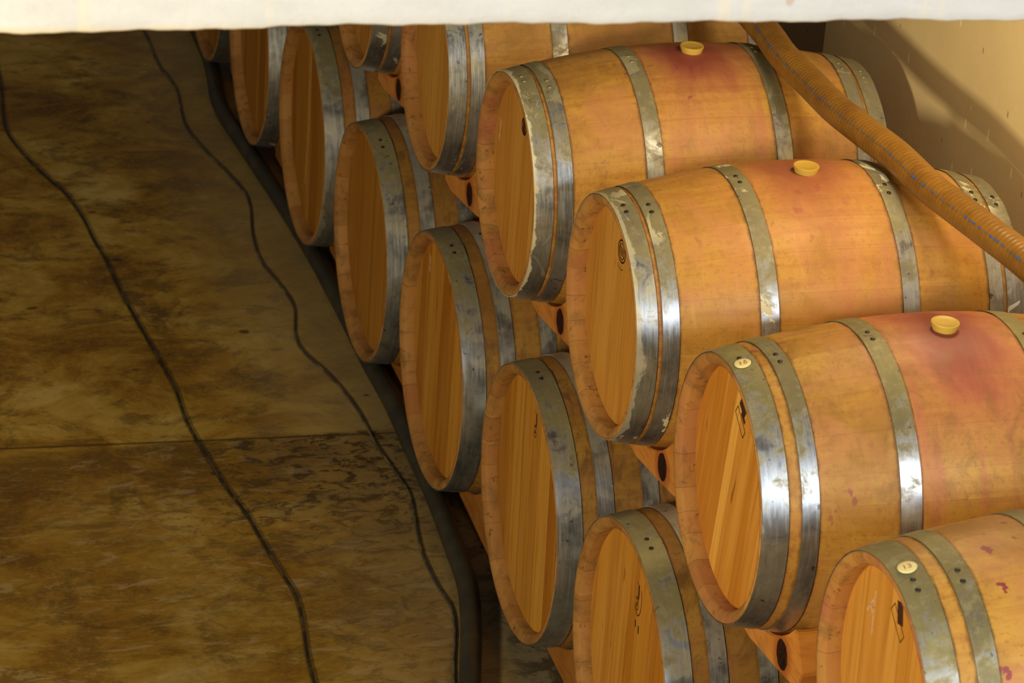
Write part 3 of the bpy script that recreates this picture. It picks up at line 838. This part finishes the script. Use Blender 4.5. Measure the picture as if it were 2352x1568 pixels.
# ---------------------------------------------------------------- plastered side wall and its recess
def wall_mat(c0=(0.74, 0.58, 0.31)):
    m = NT('ochre_plaster', rough=0.6, spec=0.3)
    oc = m.coord(); x, y, z = m.sep(oc)
    n = m.noise(oc, 2.2, 5, 0.6); f = m.noise(oc, 40, 4, 0.6)
    c = m.mix(m.step(n, 0.35, 0.7), c0, tuple(q*0.86 for q in c0))
    c = m.mix(m.step(f, 0.5, 0.75, 0, 0.2), c, tuple(q*1.15 for q in c0))
    vw = m.voronoi(m.mapping(oc, scale=(1, 22, 7), loc=(0.3, 0, 0)), 1.0)
    c = m.mix(m.step(m.math('ADD', vw, m.math('MULTIPLY', f, 0.05)), 0.115, 0.150, 0.85, 0.0), c, (0.92, 0.80, 0.50))
    vd = m.voronoi(m.mapping(oc, scale=(1, 19, 8), loc=(0.35, 5, 7)), 1.0)
    c = m.mix(m.step(m.math('ADD', vd, m.math('MULTIPLY', f, 0.05)), 0.085, 0.110, 0.7, 0.0), c, (0.30, 0.18, 0.07))
    m.col(c); m.bump(m.math('ADD', n, m.math('MULTIPLY', f, 0.2)), 0.15, 0.004)
    return m.done()
WX = 1.11
v, f = box_vf(WX, WX+0.5, -12.5, -2.76, 0.0, 4.9)
o = mesh_obj('wall_right', v, f, wall_mat(), smooth=False); o['kind'] = 'structure'
v, f = box_vf(WX+0.40, WX+0.64, -2.76, 2.5, 0.0, 4.9)
o = mesh_obj('wall_recess', v, f, wall_mat((0.80, 0.58, 0.28)), smooth=False); o['kind'] = 'structure'

# ---------------------------------------------------------------- white lintel above the cellar opening
def lintel_mat():
    m = NT('white_plaster', rough=0.7, spec=0.3)
    oc = m.coord(); x, y, z = m.sep(oc)
    n = m.noise(m.mapping(oc, scale=(8, 8, 16)), 1.0, 6, 0.6); f = m.noise(oc, 70, 5, 0.65)
    c = m.mix(m.step(n, 0.35, 0.7), (0.55, 0.565, 0.60), (0.50, 0.51, 0.54))
    drip = m.math('MULTIPLY', m.step(m.noise(m.mapping(oc, scale=(26, 1, 0.8)), 1.0, 3, 0.5), 0.60, 0.70, 0, 0.3), 1.0)
    c = m.mix(drip, c, (0.72, 0.60, 0.38))
    sp = m.voronoi(m.mapping(oc, scale=(8, 1, 5)), 1.0)
    c = m.mix(m.step(sp, 0.05, 0.075, 0.45, 0.0), c, (0.42, 0.22, 0.12))
    edge = m.step(m.math('ADD', z, m.math('MULTIPLY', m.math('SUBTRACT', n, 0.5), 0.01)), 2.318, 2.332, 0.6, 0.0)
    c = m.mix(edge, c, (0.62, 0.50, 0.26))
    m.col(c); m.bump(m.math('ADD', n, m.math('MULTIPLY', f, 0.5)), 0.5, 0.006)
    return m.done()
# face of the lintel runs along X; its hand-plastered lower edge is slightly wavy
rnd = random.Random(4)
N = 420
xs = [-4.5 + (WX + 4.5) * i / N for i in range(N + 1)]
def wob(x): return 0.0022*math.sin(x*7.1+1) + 0.0013*math.sin(x*23+2) + 0.0009*math.sin(x*61) + 0.0006*math.sin(x*130+0.4) - 0.006*math.exp(-((x+1.05)/0.35)**2)*0.0
vs, fs = [], []
for x in xs:
    zb = 2.320 + 0.008*max(0.0, 1 - abs(x + 0.34)/0.75) + wob(x)
    yf = -5.690 - 0.068*(x + 0.10) 
    vs += [(x, yf, 3.4), (x, yf, 2.6), (x, yf, zb+0.02), (x, yf+0.001, zb+0.005), (x, yf+0.006, zb), (x, yf+0.24, zb+0.004), (x, yf+0.24, 3.4)]
for i in range(N):
    a, b = i*7, (i+1)*7
    for j in range(7):
        k = (j+1) % 7
        fs.append((a+j, a+k, b+k, b+j))
fs.append(tuple(range(7))); fs.append(tuple(N*7+j for j in range(7))[::-1])
o = mesh_obj('trim_1', vs, fs, lintel_mat(), smooth=True, auto=math.radians(50)); o['kind'] = 'structure'
o['label'] = 'white plastered lintel over the opening'
